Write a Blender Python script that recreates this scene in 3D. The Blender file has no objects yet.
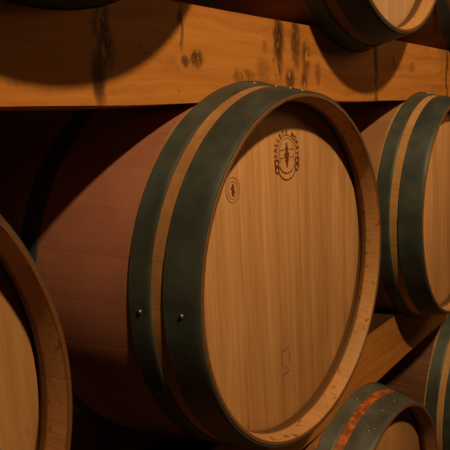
import bpy, bmesh, math, random
from mathutils import Matrix, Vector
import numpy as np
S = bpy.context.scene; C = S.collection

# ------------------------------------------------------------------ camera
def rot(yaw, pitch, roll):
    return (Matrix.Rotation(yaw, 3, 'Z') @ Matrix.Rotation(pitch, 3, 'X') @ Matrix.Rotation(roll, 3, 'Y'))
CAM = Vector((-.8195, -.4773, .2476)); R3 = rot(-.8951, -.1743, .0568)
cd = bpy.data.cameras.new('camera'); cam = bpy.data.objects.new('camera', cd); C.objects.link(cam)
m = Matrix((R3.col[0], R3.col[2], -R3.col[1])).transposed().to_4x4(); m.translation = CAM
cam.matrix_world = m; cd.sensor_width = 36; cd.lens = 583.7 / 450 * 36; cd.clip_start = .02
S.camera = cam
# ------------------------------------------------------------------ world, lights, exposure
w = bpy.data.worlds.new('world'); S.world = w; w.use_nodes = True
w.node_tree.nodes['Background'].inputs[0].default_value = (1, .42, .16, 1)
w.node_tree.nodes['Background'].inputs[1].default_value = .006
def lamp(name, loc, power, col, radius):
    l = bpy.data.lights.new(name, 'POINT'); l.energy = power; l.color = col; l.shadow_soft_size = radius
    o = bpy.data.objects.new(name, l); o.location = loc; C.objects.link(o); return o
lamp('cellar_lamp', (-.67, -2.0, 2.58), 340, (1, .62, .27), .085)
lamp('fill_lamp', (1.9, -1.5, 1.15), 24, (1, .52, .18), .35)  # unseen soft fill, added to lift the shadowed beam faces
S.view_settings.view_transform = 'Standard'; S.view_settings.look = 'None'
S.view_settings.exposure = 0; S.view_settings.gamma = 1; S.view_settings.use_curve_mapping = False

# ------------------------------------------------------------------ helpers
def bake(name, bm, mat, parent=None, smooth=True, mats=None):
    me = bpy.data.meshes.new(name); bm.normal_update(); bm.to_mesh(me); bm.free()
    for mm in (mats or [mat]): me.materials.append(mm)
    if smooth:
        for p in me.polygons: p.use_smooth = True
        me.set_sharp_from_angle(angle=math.radians(35))
    o = bpy.data.objects.new(name, me); C.objects.link(o)
    if parent: o.parent = parent
    return o
class N:
    """tiny node helper"""
    def __init__(s, name):
        s.m = bpy.data.materials.new(name); s.m.use_nodes = True; s.t = s.m.node_tree
        s.b = s.t.nodes['Principled BSDF']; s.tc = s.t.nodes.new('ShaderNodeTexCoord')
        s.sep = s.t.nodes.new('ShaderNodeSeparateXYZ'); s.L(s.tc.outputs['Object'], s.sep.inputs[0])
        s.x, s.y, s.z = s.sep.outputs
    def L(s, a, b): s.t.links.new(a, b)
    def put(s, v, sock):
        if isinstance(v, bpy.types.NodeSocket): s.L(v, sock)
        else: sock.default_value = v
    def math(s, op, a, b=0, c=None, clamp=False):
        n = s.t.nodes.new('ShaderNodeMath'); n.operation = op; n.use_clamp = clamp
        s.put(a, n.inputs[0]); s.put(b, n.inputs[1])
        if c is not None: s.put(c, n.inputs[2])
        return n.outputs[0]
    def vec(s, x, y, z):
        n = s.t.nodes.new('ShaderNodeCombineXYZ'); s.put(x, n.inputs[0]); s.put(y, n.inputs[1]); s.put(z, n.inputs[2]); return n.outputs[0]
    def scale(s, v, sc):
        n = s.t.nodes.new('ShaderNodeVectorMath'); n.operation = 'MULTIPLY'; s.L(v, n.inputs[0]); n.inputs[1].default_value = sc; return n.outputs[0]
    def noise(s, v, sc, detail=4, rough=.55, dist=0):
        n = s.t.nodes.new('ShaderNodeTexNoise'); s.L(v, n.inputs['Vector']); n.inputs['Scale'].default_value = sc
        n.inputs['Detail'].default_value = detail; n.inputs['Roughness'].default_value = rough; n.inputs['Distortion'].default_value = dist
        return n.outputs[0]
    def white(s, v):
        n = s.t.nodes.new('ShaderNodeTexWhiteNoise'); n.noise_dimensions = '1D'; s.put(v, n.inputs['W']); return n.outputs['Value']
    def mapr(s, v, a, b, c=0., d=1.):
        n = s.t.nodes.new('ShaderNodeMapRange'); n.interpolation_type = 'SMOOTHSTEP'; s.L(v, n.inputs[0])
        for i, q in enumerate((a, b, c, d)): n.inputs[i+1].default_value = q
        return n.outputs[0]
    def mix(s, f, a, b, mode='MIX'):
        n = s.t.nodes.new('ShaderNodeMix'); n.data_type = 'RGBA'; n.blend_type = mode
        s.put(f, n.inputs[0]); s.put(a, n.inputs[6]); s.put(b, n.inputs[7]); return n.outputs[2]
    def ramp(s, f, *st):
        n = s.t.nodes.new('ShaderNodeValToRGB'); s.L(f, n.inputs[0]); e = n.color_ramp.elements
        while len(e) < len(st): e.new(.5)
        for q, (p, c) in zip(e, st): q.position = p; q.color = (*c, 1)
        return n.outputs[0]
    def done(s, col, rough=.6, metal=0, bump=None, bs=.2, bd=.002, spec=None):
        s.put(col, s.b.inputs['Base Color']); s.put(rough, s.b.inputs['Roughness']); s.put(metal, s.b.inputs['Metallic'])
        if spec is not None: s.b.inputs['Specular IOR Level'].default_value = spec
        if bump is not None:
            n = s.t.nodes.new('ShaderNodeBump'); n.inputs['Strength'].default_value = bs; n.inputs['Distance'].default_value = bd
            s.L(bump, n.inputs['Height']); s.L(n.outputs[0], s.b.inputs['Normal'])
        return s.m
def c4(r, g, b): return (r, g, b, 1)

NST = 30
def stave_mat(name, seed, wood, wine, winey=.112, gap=None):
    n = N(name)
    ang = n.math('ARCTAN2', n.x, n.z)
    u = n.math('ADD', n.math('MULTIPLY', ang, NST/(2*math.pi)), 100.37+seed)
    cell = n.math('FLOOR', u); fr = n.math('FRACT', u)
    rnd = n.white(cell)
    edge = n.math('ABSOLUTE', n.math('SUBTRACT', fr, .5))
    seam = n.mapr(edge, .485, .5)
    v = n.vec(n.math('MULTIPLY', ang, 3.2), n.math('MULTIPLY', n.y, 1.0), n.math('ADD', n.math('MULTIPLY', cell, 3.1), seed))
    grain = n.noise(n.scale(v, (26, 3.5, 1)), 2.2, 6, .6, .5)
    blot = n.noise(n.tc.outputs['Object'], 9, 5, .6)
    base = n.mix(n.mapr(grain, .32, .7), c4(*[q*.72 for q in wood]), c4(*wood))
    if gap: base = n.mix(n.math('MULTIPLY', n.mapr(n.y, .050, .052), n.mapr(blot, .30, .46)), base, n.mix(n.mapr(n.noise(n.tc.outputs['Object'], 60, 5, .7), .42, .6), c4(*[q*(.45 if gap[0] > gap[1]*2.6 else .88) for q in gap]), c4(*gap)))
    isw = n.mapr(n.math('ADD', n.y, n.math('MULTIPLY', n.math('SUBTRACT', blot, .5), .01)), winey-.003, winey+.003)
    isr = n.mapr(n.y, .835, .84)
    isw = n.math('MULTIPLY', isw, n.math('SUBTRACT', 1, isr))
    wcol = n.mix(n.mapr(blot, .3, .7), c4(*[q*.8 for q in wine]), c4(*wine))
    wcol = n.mix(n.math('MULTIPLY', n.mapr(grain, .45, .75), .3), wcol, c4(*[q*.8 for q in wood]))
    col = n.mix(isw, base, wcol)
    col = n.mix(1., col, n.ramp(rnd, (0, (.90, .88, .87)), (1, (1.05, 1.02, 1.0))), 'MULTIPLY')
    # worn dark chips on the chime and a darker band down in the croze
    patch = n.noise(n.tc.outputs['Object'], 11, 3, .6)
    col = n.mix(n.math('MULTIPLY', n.mapr(patch, .45, .65), n.mapr(n.y, .045, .03, 0, .45)), col, c4(wood[0]*1.15, wood[1]*.72, wood[2]*.45))
    ch = n.math('MULTIPLY', n.mapr(n.noise(n.tc.outputs['Object'], 70, 5, .75), .56, .64), n.math('MULTIPLY', n.mapr(n.y, .05, .03), n.mapr(patch, .38, .52)))
    col = n.mix(n.math('MULTIPLY', ch, .75), col, c4(.05, .02, .008))
    col = n.mix(n.math('MULTIPLY', seam, .15), col, c4(.03, .014, .006))
    rr = n.math('SQRT', n.math('ADD', n.math('MULTIPLY', n.x, n.x), n.math('MULTIPLY', n.z, n.z)))
    cro = n.math('MULTIPLY', n.mapr(rr, .282, .280), n.mapr(n.y, .026, .031))
    col = n.mix(n.math('MULTIPLY', cro, .85), col, c4(.07, .028, .01))
    lip = n.math('MULTIPLY', n.mapr(rr, .2785, .2792), n.mapr(n.y, .0022, .0012))
    col = n.mix(n.math('MULTIPLY', lip, .8), col, c4(.12, .04, .018))
    h = n.math('SUBTRACT', n.math('MULTIPLY', grain, .4), n.math('MULTIPLY', seam, .4))
    return n.done(col, .55, 0, h, .35, .0012, .35)
def head_mat(name, seed, c1, c2):
    n = N(name)
    wb = .082
    u = n.math('ADD', n.math('MULTIPLY', n.x, 1/wb), 50.42+seed*.37)
    u = n.math('ADD', u, n.math('MULTIPLY', n.math('SINE', n.math('MULTIPLY', u, 2.3)), .12))
    cell = n.math('FLOOR', u); fr = n.math('FRACT', u); rnd = n.white(cell)
    seam = n.mapr(n.math('ABSOLUTE', n.math('SUBTRACT', fr, .5)), .488, .5)
    v = n.vec(n.x, n.math('ADD', n.math('MULTIPLY', cell, 1.7), seed), n.z)
    grain = n.noise(n.scale(v, (60, 1, 3.2)), 1.6, 7, .62, .35)
    band = n.noise(n.scale(v, (16, 1, .8)), 1.3, 3, .5, .2)
    pore = n.noise(n.scale(v, (420, 1, 18)), 1, 3, .6)
    col = n.mix(n.mapr(grain, .3, .72), c4(*c2), c4(*c1))
    col = n.mix(1., col, n.ramp(band, (.3, (.80, .76, .70)), (.65, (1.04, 1.03, 1.0))), 'MULTIPLY')
    col = n.mix(1., col, n.ramp(rnd, (0, (.86, .83, .78)), (1, (1.07, 1.06, 1.04))), 'MULTIPLY')
    col = n.mix(n.math('MULTIPLY', n.mapr(pore, .6, .75), .18), col, c4(.16, .07, .025))
    flame = n.mapr(n.noise(n.scale(v, (34, 1, 7)), 1.5, 2, .5, .9), .70, .76)
    col = n.mix(n.math('MULTIPLY', flame, .35), col, c4(.22, .09, .03))
    col = n.mix(n.math('MULTIPLY', seam, .45), col, c4(.10, .04, .015))
    return n.done(col, .62, 0, n.math('SUBTRACT', n.math('MULTIPLY', grain, .5), seam), .25, .001, .3)
def hoop_mat(name='galvanised hoop steel', k=1., kb=1., kg=1.):
    n = N(name)
    a = n.noise(n.tc.outputs['Object'], 14, 6, .6); b = n.noise(n.scale(n.tc.outputs['Object'], (1, 9, 1)), 30, 4, .6)
    col = n.mix(n.mapr(a, .3, .7), c4(.050*k, .068*k*kg, .074*k*kb), c4(.085*k, .112*k*kg, .112*k*kb))
    col = n.mix(n.math('MULTIPLY', n.mapr(b, .62, .75), .5), col, c4(.10, .065, .04))
    return n.done(col, n.mapr(a, .2, .8, .42, .62), .35, b, .08, .001, .4)
def rust_mat():
    n = N('rivet steel'); a = n.noise(n.tc.outputs['Object'], 60, 3)
    return n.done(n.mix(a, c4(.22, .21, .19), c4(.34, .33, .30)), .38, .8)
def beam_mat(name, seed, stains=(), tone=1., darktop=None):
    n = N(name)
    v = n.vec(n.x, n.math('ADD', n.y, seed), n.z)
    wob = n.math('ADD', n.z, n.math('MULTIPLY', n.noise(n.scale(v, (3, 1, 1)), 1, 3), .05))
    g = n.noise(n.scale(n.vec(n.x, n.y, wob), (2.2, 12, 42)), 1.4, 7, .62, .4)
    col = n.ramp(g, (.25, (.46, .18, .030)), (.45, (.60, .25, .045)), (.62, (.68, .31, .062)), (.8, (.74, .37, .09)))
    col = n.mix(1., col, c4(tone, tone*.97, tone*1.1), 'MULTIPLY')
    spots = n.mapr(n.noise(n.scale(v, (1, 1, 1.3)), 26, 5, .7), .66, .74)
    col = n.mix(n.math('MULTIPLY', spots, .7), col, c4(.06, .022, .006))
    soil = n.noise(v, 5, 4, .6)
    col = n.mix(n.mapr(soil, .55, .8, 0, .4), col, c4(.20, .08, .02))
    rag = n.noise(n.scale(v, (1, 1, .4)), 45, 6, .75, .6)
    mott = n.noise(n.scale(v, (1, 1, 2.5)), 14, 6, .7, .4)
    col = n.mix(n.mapr(mott, .52, .72, 0, .42), col, c4(.22, .085, .022))
    for (sx, sz, wx, wz, k) in stains:       # dark weathered marks, each with its own place on the timber
        dx = n.math('DIVIDE', n.math('SUBTRACT', n.math('ADD', n.x, n.math('MULTIPLY', n.math('SUBTRACT', rag, .5), wx*2.2)), sx), wx)
        dz = n.math('DIVIDE', n.math('SUBTRACT', n.z, sz), wz)
        d = n.math('ADD', n.math('MULTIPLY', dx, dx), n.math('MULTIPLY', dz, dz))
        f = n.math('MULTIPLY', n.mapr(d, 2.2, .1), n.mapr(rag, .38, .52))
        col = n.mix(n.math('MULTIPLY', f, k), col, c4(.045, .016, .005))
    if darktop is not None: col = n.mix(n.mapr(n.z, darktop-.005, darktop-.002, 0, .93), col, c4(.03, .012, .008))   # upper side darkened to cut light bounced under the barrels
    return n.done(col, .6, 0, g, .35, .002, .3)
def plain(name, c1, c2, sc, rough=.9, bs=.5):
    n = N(name); a = n.noise(n.tc.outputs['Object'], sc, 6, .65)
    return n.done(n.mix(n.mapr(a, .3, .7), c4(*c1), c4(*c2)), rough, 0, a, bs, .02)
HOOP = hoop_mat(); HOOP_LIT = hoop_mat('lit galvanised hoop steel', 1.65, .85, .86); RIV = rust_mat()  # second hoop steel is a copy lightened as if facing the lamp
n = N('branded ink'); BRAND = n.done(n.mix(n.noise(n.tc.outputs['Object'], 90, 3), c4(.13, .028, .012), c4(.20, .06, .025)), .7)
n = N('branded ink faint'); BRANDF = n.done(n.mix(n.noise(n.tc.outputs['Object'], 90, 3), c4(.28, .12, .05), c4(.36, .17, .08)), .7)

# ------------------------------------------------------------------ barrel
R0, RB, LEN = .285, .3448, .95
def rad(y): u = (y-LEN/2)/(LEN/2); return RB-(RB-R0)*u*u
HD, YD = .2726, .044
def lathe(prof, seg=192, closed=False, jig=None, ph=0):
    """revolve (y, r) points about the Y axis"""
    bm = bmesh.new(); rings = []
    for i, (y, r) in enumerate(prof):
        rings.append([bm.verts.new(((r+(jig(i, k) if jig else 0))*math.sin(2*math.pi*k/seg+ph), y, (r+(jig(i, k) if jig else 0))*math.cos(2*math.pi*k/seg+ph))) for k in range(seg)])
    n = len(rings); 
    for i in range(n if closed else n-1):
        a, b = rings[i], rings[(i+1) % n]
        for k in range(seg):
            j = (k+1) % seg; bm.faces.new((a[k], a[j], b[j], b[k]))
    bmesh.ops.recalc_face_normals(bm, faces=bm.faces)
    return bm, rings
def dome(bm, c, nrm, r, h):
    q = nrm.to_track_quat('Z', 'Y').to_matrix()
    pr = [(r, -.001), (r*.97, h*.35), (r*.75, h*.75), (r*.4, h*.97)]
    rg = [[bm.verts.new(c + q @ Vector((a*math.cos(t), a*math.sin(t), z))) for t in [2*math.pi*k/12 for k in range(12)]] for a, z in pr]
    for i in range(3):
        for k in range(12): bm.faces.new((rg[i][k], rg[i][(k+1) % 12], rg[i+1][(k+1) % 12], rg[i+1][k]))
    bm.faces.new(rg[3])
def make_barrel(loc, label, group, seed, wood, wine, c1, c2, yaw=0, pitch=0, rivets=(), name='wine_barrel', winey=.112, gap=None, hoopm=None, hy=.0012):
    rnd = random.Random(seed)
    t = bpy.data.objects.new(name, None); C.objects.link(t); t.location = loc
    t.rotation_euler = (pitch, 0, yaw); t.rotation_mode = 'XYZ'; t.empty_display_size = .1
    t['label'] = label; t['category'] = 'barrel'; t['group'] = group
    # staves: outer bulge, worn chime at both ends, sloping bevel, croze groove
    ys = [LEN*k/40 for k in range(1, 40)]
    out = [(.0012, R0+.0002)]+[(y, rad(y)) for y in ys]+[(LEN-.0012, R0+.0002)]
    inner = [(0, .2840), (0, .2800), (.0015, .2788), (.036, .2735), (.0375, .2770), (.052, .2770), (.053, .270)]
    prof = [p for p in inner[::-1]]+out+[(LEN-y, r) for y, r in inner]+[(LEN*.75, rad(LEN*.75)-.026), (LEN*.5, RB-.026), (LEN*.25, rad(LEN*.25)-.026)]
    NI = len(inner)
    so = [rnd.uniform(-.00025, .00025) for _ in range(NST)]
    def jig(i, k):
        if i < 5 or i > len(prof)-9 : return 0
        u = (math.atan2(math.sin(2*math.pi*k/240), math.cos(2*math.pi*k/240))*NST/(2*math.pi)+100.37+seed)
        f = u % 1; g = max(0, 1-min(f, 1-f)/.07)
        return so[int(math.floor(u)) % NST]-.00025*g
    bm, _ = lathe(prof, 240, True, jig)
    bake('staves', bm, stave_mat('oak staves %d' % seed, seed, wood, wine, winey, gap), t)
    hm = head_mat('oak head %d' % seed, seed, c1, c2)
    for back in (0, 1):
        hp = [(YD+.006, .0), (YD+.006, .2768), (YD+.003, .2768), (YD, .2715), (YD, .0)]
        bm = bmesh.new(); seg = 160; sgn = 1
        ring = []
        for (y, r) in hp[1:4]:
            yy = LEN-y if back else y
            ring.append([bm.verts.new((r*math.sin(2*math.pi*k/seg), yy, r*math.cos(2*math.pi*k/seg))) for k in range(seg)])
        for a, b in zip(ring, ring[1:]):
            for k in range(seg): bm.faces.new((a[k], a[(k+1) % seg], b[(k+1) % seg], b[k]))
        bm.faces.new(ring[0]); bm.faces.new(ring[2])
        bmesh.ops.recalc_face_normals(bm, faces=bm.faces)
        h = bake('barrel_head', bm, hm, t)
        if not back: t_head = h
    # six hoops: chime, quarter and bilge hoops at each end
    TH = .0022
    for back in (0, 1):
        for hi, (y0, y1) in enumerate(((hy, .0535), (.0735, .1066), (.279, .318))):
            pts = []; K = 6
            if hi == 0: o = lambda y: rad(y)
            else: o = lambda y: rad(y)
            for k in range(K+1):
                y = y0+(y1-y0)*k/K; pts.append((y, o(y)+TH+.0006))
            pts = [(y0, o(y0)-.0015)]+[(y0, pts[0][1]-.0005)]+[(pts[0][0]+.0005, pts[0][1])]+pts[1:-1]+[(y1-.0005, pts[-1][1])]+[(y1, pts[-1][1]-.0005), (y1, o(y1)-.0015)]
            if back: pts = [(LEN-y, r) for y, r in pts]
            bm, _ = lathe(pts, 192, True)
            ho = bake('hoop', bm, hoopm or HOOP, t)
            # the overlapped, riveted joint of the hoop
            aj = rnd.uniform(0, 6.28)
            rv = []
            if not back and rivets and hi < len(rivets): rv = rivets[hi]
            elif not back: rv = [(aj, .35), (aj+.05, .65)]
            for (a, fy) in rv:
                y = y0+(y1-y0)*fy; r = rad(y)+TH
                bm = bmesh.new(); nr = Vector((math.sin(a), 0, math.cos(a)))
                dome(bm, nr*(r+.0003)+Vector((0, y, 0)), nr, .0036, .0026)
                bake('rivet', bm, RIV, ho)
    return t, t_head

# ------------------------------------------------------------------ structure
FLOOR = -1.125
def box(name, a, b, mat, parent=None):
    bm = bmesh.new(); bmesh.ops.create_cube(bm, size=1)
    for v in bm.verts: v.co = Vector([a[i]+(v.co[i]+.5)*(b[i]-a[i]) for i in range(3)])
    return bake(name, bm, mat, parent, False)
STONE = plain('cellar stone', (.07, .05, .035), (.13, .10, .07), 4); DIRT = plain('cellar floor', (.022, .015, .010), (.045, .03, .02), 6)
o = box('floor', (-6, -6, FLOOR-.1), (9, 1.9, FLOOR), DIRT); o['kind'] = 'structure'
o = box('wall_back', (-6, 1.7, FLOOR), (9, 1.9, 2.9), STONE); o['kind'] = 'structure'
DX, XU, ZU, ZL, XL = .7919, .3829, .6932, .704, .3516
Z1, Z2, YB = .2775, .4190, .1026
def beam(zc0, zc1, below, above, ya, label, mat, x0=-2.6, x1=3.4, flat=None):
    """timber with cradles worn to the barrels above and below"""
    nx, ny = 900, 5; bt = .10
    b = [ya+bt*j/ny for j in range(ny+1)]
    CL = .0045
    bm = bmesh.new(); top, bot = [], []
    rr = random.Random(int(1000*(zc0+9)+ya*77))
    ph = [rr.uniform(0, 6) for _ in range(4)]
    for i in range(nx+1):
        x = x0+(x1-x0)*i/nx; wv = .0009*math.sin(x*7+ph[0])+.0006*math.sin(x*19+ph[1]); wt = .0012*math.sin(x*5+ph[2])
        tr, br = [], []
        for y in b:
            z0, z1 = zc0+wv, zc1+wt
            if flat is not None: z0 = flat
            for (bx, bz, byo) in below:
                r = rad(min(max(y-byo, 0), LEN))+CL
                if abs(x-bx) < r: z0 = max(z0, bz+math.sqrt(r*r-(x-bx)**2))
            for (bx, bz, byo) in above:
                r = rad(min(max(y-byo, 0), LEN))+CL
                if abs(x-bx) < r: z1 = min(z1, bz-math.sqrt(r*r-(x-bx)**2))
            tr.append(bm.verts.new((x, y, z1))); br.append(bm.verts.new((x, y, z0)))
        top.append(tr); bot.append(br)
    for i in range(nx):
        for j in range(ny):
            bm.faces.new((top[i][j], top[i+1][j], top[i+1][j+1], top[i][j+1]))
            bm.faces.new((bot[i][j], bot[i][j+1], bot[i+1][j+1], bot[i+1][j]))
        for j in (0, ny): bm.faces.new((top[i][j], bot[i][j], bot[i+1][j], top[i+1][j]))
    for i in (0, nx):
        for j in range(ny): bm.faces.new((top[i][j], top[i][j+1], bot[i][j+1], bot[i][j]))
    bmesh.ops.recalc_face_normals(bm, faces=bm.faces)
    o = bake('timber_beam', bm, mat); o['label'] = label; o['category'] = 'beam'; o['group'] = 'timber beams carrying the barrels'
    return o

# barrel places -------------------------------------------------------
MAIN = (0, 0, 0); RIGHT = (DX, -.0022, -.015); LEFT = (-.7760, -.0049, .0115)
U1 = (XU-DX+.008, -.003, ZU+.004); U2 = (XU, -.004, ZU); U3 = (XU+DX, 0, ZU)
L1 = (XL, 0, -ZL); L2 = (XL+DX, 0, -ZL); L0 = (XL-DX, 0, -ZL)
row0 = [LEFT, MAIN, RIGHT, (2*DX, 0, 0)]; rowU = [U1, U2, U3, (XU+2*DX, 0, ZU)]; rowL = [L0, L1, L2, (XL+2*DX, 0, -ZL)]
W1 = (.60, .36, .16); P1 = (.43, .185, .135); H1 = (.73, .445, .245); H2 = (.58, .33, .155)
G = 'oak wine barrels stacked on the timbers'
HALF = math.pi
b_main, head_main = make_barrel(MAIN, 'large oak barrel in the centre with a crest branded on its head', G, 3, W1, P1, H1, H2, gap=(.42, .225, .095), yaw=.0097, pitch=.0055,
    rivets=(((-.06, .9), (-.03, .5), (-.02, .12), (-1.56, .5)), ((-.07, .4), (-1.56, .5)), ()))
make_barrel(RIGHT, 'oak barrel right of the crest-branded barrel, cut by the right edge', G, 5, W1, (.38, .20, .10), H1, H2,
    rivets=(((.1, .5),), ((.0, .5),), ()))
make_barrel(LEFT, 'oak barrel at the lower left edge, showing a pale slice of its head', G, 8, (.36, .19, .075), P1, (.60, .37, .19), (.50, .28, .13), hy=.007, pitch=-.0237, yaw=-.0045)
make_barrel(U1, 'oak barrel overhead at the upper left, only its dark underside in view', G, 11, W1, P1, H1, H2)
make_barrel(U2, 'oak barrel on the upper beam whose lit head bottom hangs at the top edge', G, 14, W1, (.20, .085, .045), (.90, .68, .50), (.80, .56, .38), gap=(.25, .12, .06))
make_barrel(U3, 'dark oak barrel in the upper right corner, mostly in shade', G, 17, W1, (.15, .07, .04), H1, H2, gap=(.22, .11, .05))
make_barrel(L1, 'oak barrel at the bottom with riveted grey hoops and a rusty gap between them', G, 20, (.36, .19, .08), (.30, .15, .09), (.46, .26, .13), (.36, .20, .10), gap=(.60, .17, .04), hoopm=HOOP_LIT,
    rivets=(((.18, .5), (-.05, .5), (-.27, .35), (-.31, .5)), ((.13, .4), (-.06, .4)), ()))
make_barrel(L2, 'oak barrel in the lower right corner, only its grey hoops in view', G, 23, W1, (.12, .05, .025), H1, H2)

# beams ----------------------------------------------------------------
ub = [(p[0], p[2], p[1]) for p in row0]; uu = [(p[0], p[2], p[1]) for p in rowU]; ul = [(p[0], p[2], p[1]) for p in rowL]
BM1 = beam_mat('upper pine timber', 0, tone=.88, stains=(
    (-.318, .385, .012, .035, .95), (-.312, .345, .012, .022, .95), (-.328, .310, .010, .030, .9), (-.173, .395, .007, .035, .95),
    (-.140, .342, .014, .012, .9), (-.166, .337, .008, .008, .8), (-.445, .302, .012, .004, .6),
    (.085, .390, .016, .035, .95), (.080, .345, .014, .025, .8), (.142, .385, .015, .045, .8), (.120, .318, .014, .018, .8), (.178, .358, .014, .030, .7), (.168, .312, .012, .018, .8), (.222, .330, .010, .02, .5), (.035, .330, .02, .02, .4), (.04, .37, .008, .01, .5), (-.02, .318, .03, .012, .5),
    (.493, .346, .010, .10, .9), (1.0, .346, .012, .10, .9), (.60, .37, .01, .01, .6), (.72, .36, .02, .012, .5)))
BM2 = beam_mat('lower pine timber', 4, tone=.68, darktop=Z2-.6932)
BM3 = beam_mat('darkened rear timber', 7, tone=.12)  # colour darkened so the rear timbers bounce less light onto barrel undersides
beam(Z1, Z2, ub, uu, YB, 'orange pine beam across the top with round barrel shadows on it', BM1)
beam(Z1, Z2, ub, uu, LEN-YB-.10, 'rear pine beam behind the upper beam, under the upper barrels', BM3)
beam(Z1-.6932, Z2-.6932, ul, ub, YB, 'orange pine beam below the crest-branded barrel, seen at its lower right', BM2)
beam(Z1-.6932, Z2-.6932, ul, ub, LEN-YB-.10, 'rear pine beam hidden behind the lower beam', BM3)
beam(FLOOR, Z2-.6932-.704, [], ul, YB, 'pine beam on the cellar floor under the lowest barrels', BM2, flat=FLOOR)
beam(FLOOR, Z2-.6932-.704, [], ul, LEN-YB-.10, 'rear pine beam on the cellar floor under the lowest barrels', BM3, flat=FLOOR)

# ------------------------------------------------------------------ brands burnt into the centre head
def strip(bm, pts, wd, y):
    """flat line through pts in the head plane, a hair proud of the wood"""
    n = len(pts); L, Rr = [], []
    for i, p in enumerate(pts):
        a = Vector(pts[max(i-1, 0)]); b = Vector(pts[min(i+1, n-1)]); d = (b-a).normalized(); q = Vector((-d.y, d.x))*wd/2
        L.append(bm.verts.new((p[0]+q.x, y, p[1]+q.y))); Rr.append(bm.verts.new((p[0]-q.x, y, p[1]-q.y)))
    for i in range(n-1): bm.faces.new((L[i], L[i+1], Rr[i+1], Rr[i]))
def poly(bm, pts, y): bm.faces.new([bm.verts.new((p[0], y, p[1])) for p in pts])
def arc(cx, cz, rx, rz, a0, a1, n=40):
    return [(cx+rx*math.sin(math.radians(a0+(a1-a0)*k/n)), cz+rz*math.cos(math.radians(a0+(a1-a0)*k/n))) for k in range(n+1)]
def letter(bm, ch, size, x, z, a, y):
    cu = bpy.data.curves.new('t', 'FONT'); cu.body = ch; cu.size = size; cu.align_x = 'CENTER'; cu.offset = size*.045
    o = bpy.data.objects.new('t', cu); C.objects.link(o); dg = bpy.context.evaluated_depsgraph_get()
    me = bpy.data.meshes.new_from_object(o.evaluated_get(dg))
    vs = []
    for v in me.vertices:
        px, pz = v.co.x, v.co.y
        vs.append(bm.verts.new((x+px*math.cos(a)+pz*math.sin(a), y, z-px*math.sin(a)+pz*math.cos(a))))
    for p in me.polygons: bm.faces.new([vs[i] for i in p.vertices])
    bpy.data.objects.remove(o); bpy.data.curves.remove(cu); bpy.data.meshes.remove(me)
YM = YD-.0004
EX, EZ = .003, .190          # centre of the oval crest
bm = bmesh.new()
RX, RZ = .0305, .0258
for k, ch in enumerate('BALLETS MOREY'):
    if ch == ' ': continue
    th = math.radians(-102+204*k/12)
    x, z = EX+RX*math.sin(th), EZ+.0055+RZ*math.cos(th)
    letter(bm, ch, .0112, x, z, math.atan2(math.sin(th)/RX, math.cos(th)/RZ), YM)
for (rx, rz, wd) in ((.0275, .0275, .0010), (.0225, .0230, .0008)): strip(bm, arc(EX, EZ+.003, rx, rz, -128, 128), wd, YM)
# plumb ornament: a knopped staff with cross lines
st = [(.000, .020), (.003, .017), (.002, .013), (.0050, .010), (.0050, .007), (.0035, .004), (.0078, .001), (.0072, -.004), (.0045, -.006), (.0055, -.010), (.0035, -.015), (.001, -.023)]
poly(bm, [(EX+a, EZ+b) for a, b in st]+[(EX-a, EZ+b) for a, b in st[::-1][:-1]], YM)
for zz in (.007, -.006):
    strip(bm, [(EX-.021, EZ+zz), (EX-.007, EZ+zz)], .0012, YM); strip(bm, [(EX+.007, EZ+zz), (EX+.021, EZ+zz)], .0012, YM)
# scroll and banner below
strip(bm, arc(EX, EZ-.010, .0255, .0215, 108, 252), .0020, YM-.0002)
strip(bm, arc(EX, EZ-.016, .0295, .0265, 112, 248), .0022, YM-.0002)
for s_ in (-1, 1):
    for (cx, cz, r) in ((EX+s_*.0315, EZ-.0125, .0048), (EX+s_*.0305, EZ-.0240, .0048)):
        strip(bm, arc(cx, cz, r, r*1.05, 0, 360), .0032, YM-.0002)
    strip(bm, [(EX+s_*.037, EZ-.006), (EX+s_*.036, EZ-.024)], .0022, YM-.0002)
o = bake('brand_mark', bm, BRAND, head_main, False); o['label'] = 'dark oval crest with lettering'
# small oval stamp by the rim
SX, SZ = -.149, .149
bm = bmesh.new()
strip(bm, arc(SX, SZ, .0165, .0185, 0, 360), .0012, YM); strip(bm, arc(SX, SZ, .0115, .0130, 0, 360), .0008, YM)
o = bake('stamp', bm, BRANDF, head_main, False); o['label'] = 'faint small oval stamp'
bm = bmesh.new()
poly(bm, [(SX+a, SZ+b) for a, b in ((0, .010), (.0035, .006), (.0025, 0), (.005, -.003), (.001, -.010), (-.0035, -.006), (-.0025, 0), (-.005, .003))], YM-.0002)
o = bake('stamp_emblem', bm, BRAND, head_main, False); o['label'] = 'dark centre of the small stamp'
# scorched square mark low on the head
bm = bmesh.new()
CX_, CZ_ = -.022, -.165
for (a, b, c, d, wd) in ((-.012, .022, .012, .024, .0035), (-.013, .018, -.010, -.006, .0018), (.011, .016, .013, -.004, .0018), (-.012, -.022, .010, -.018, .0040), (-.006, -.010, .008, -.008, .0022)):
    pts = [(CX_+a+(c-a)*k/8+.001*math.sin(k*2.1+a*900), CZ_+b+(d-b)*k/8+.0013*math.sin(k*1.7+b*700)) for k in range(9)]
    strip(bm, pts, wd, YM)
o = bake('scorch_mark', bm, BRANDF, head_main, False); o['label'] = 'faint scorched square mark'
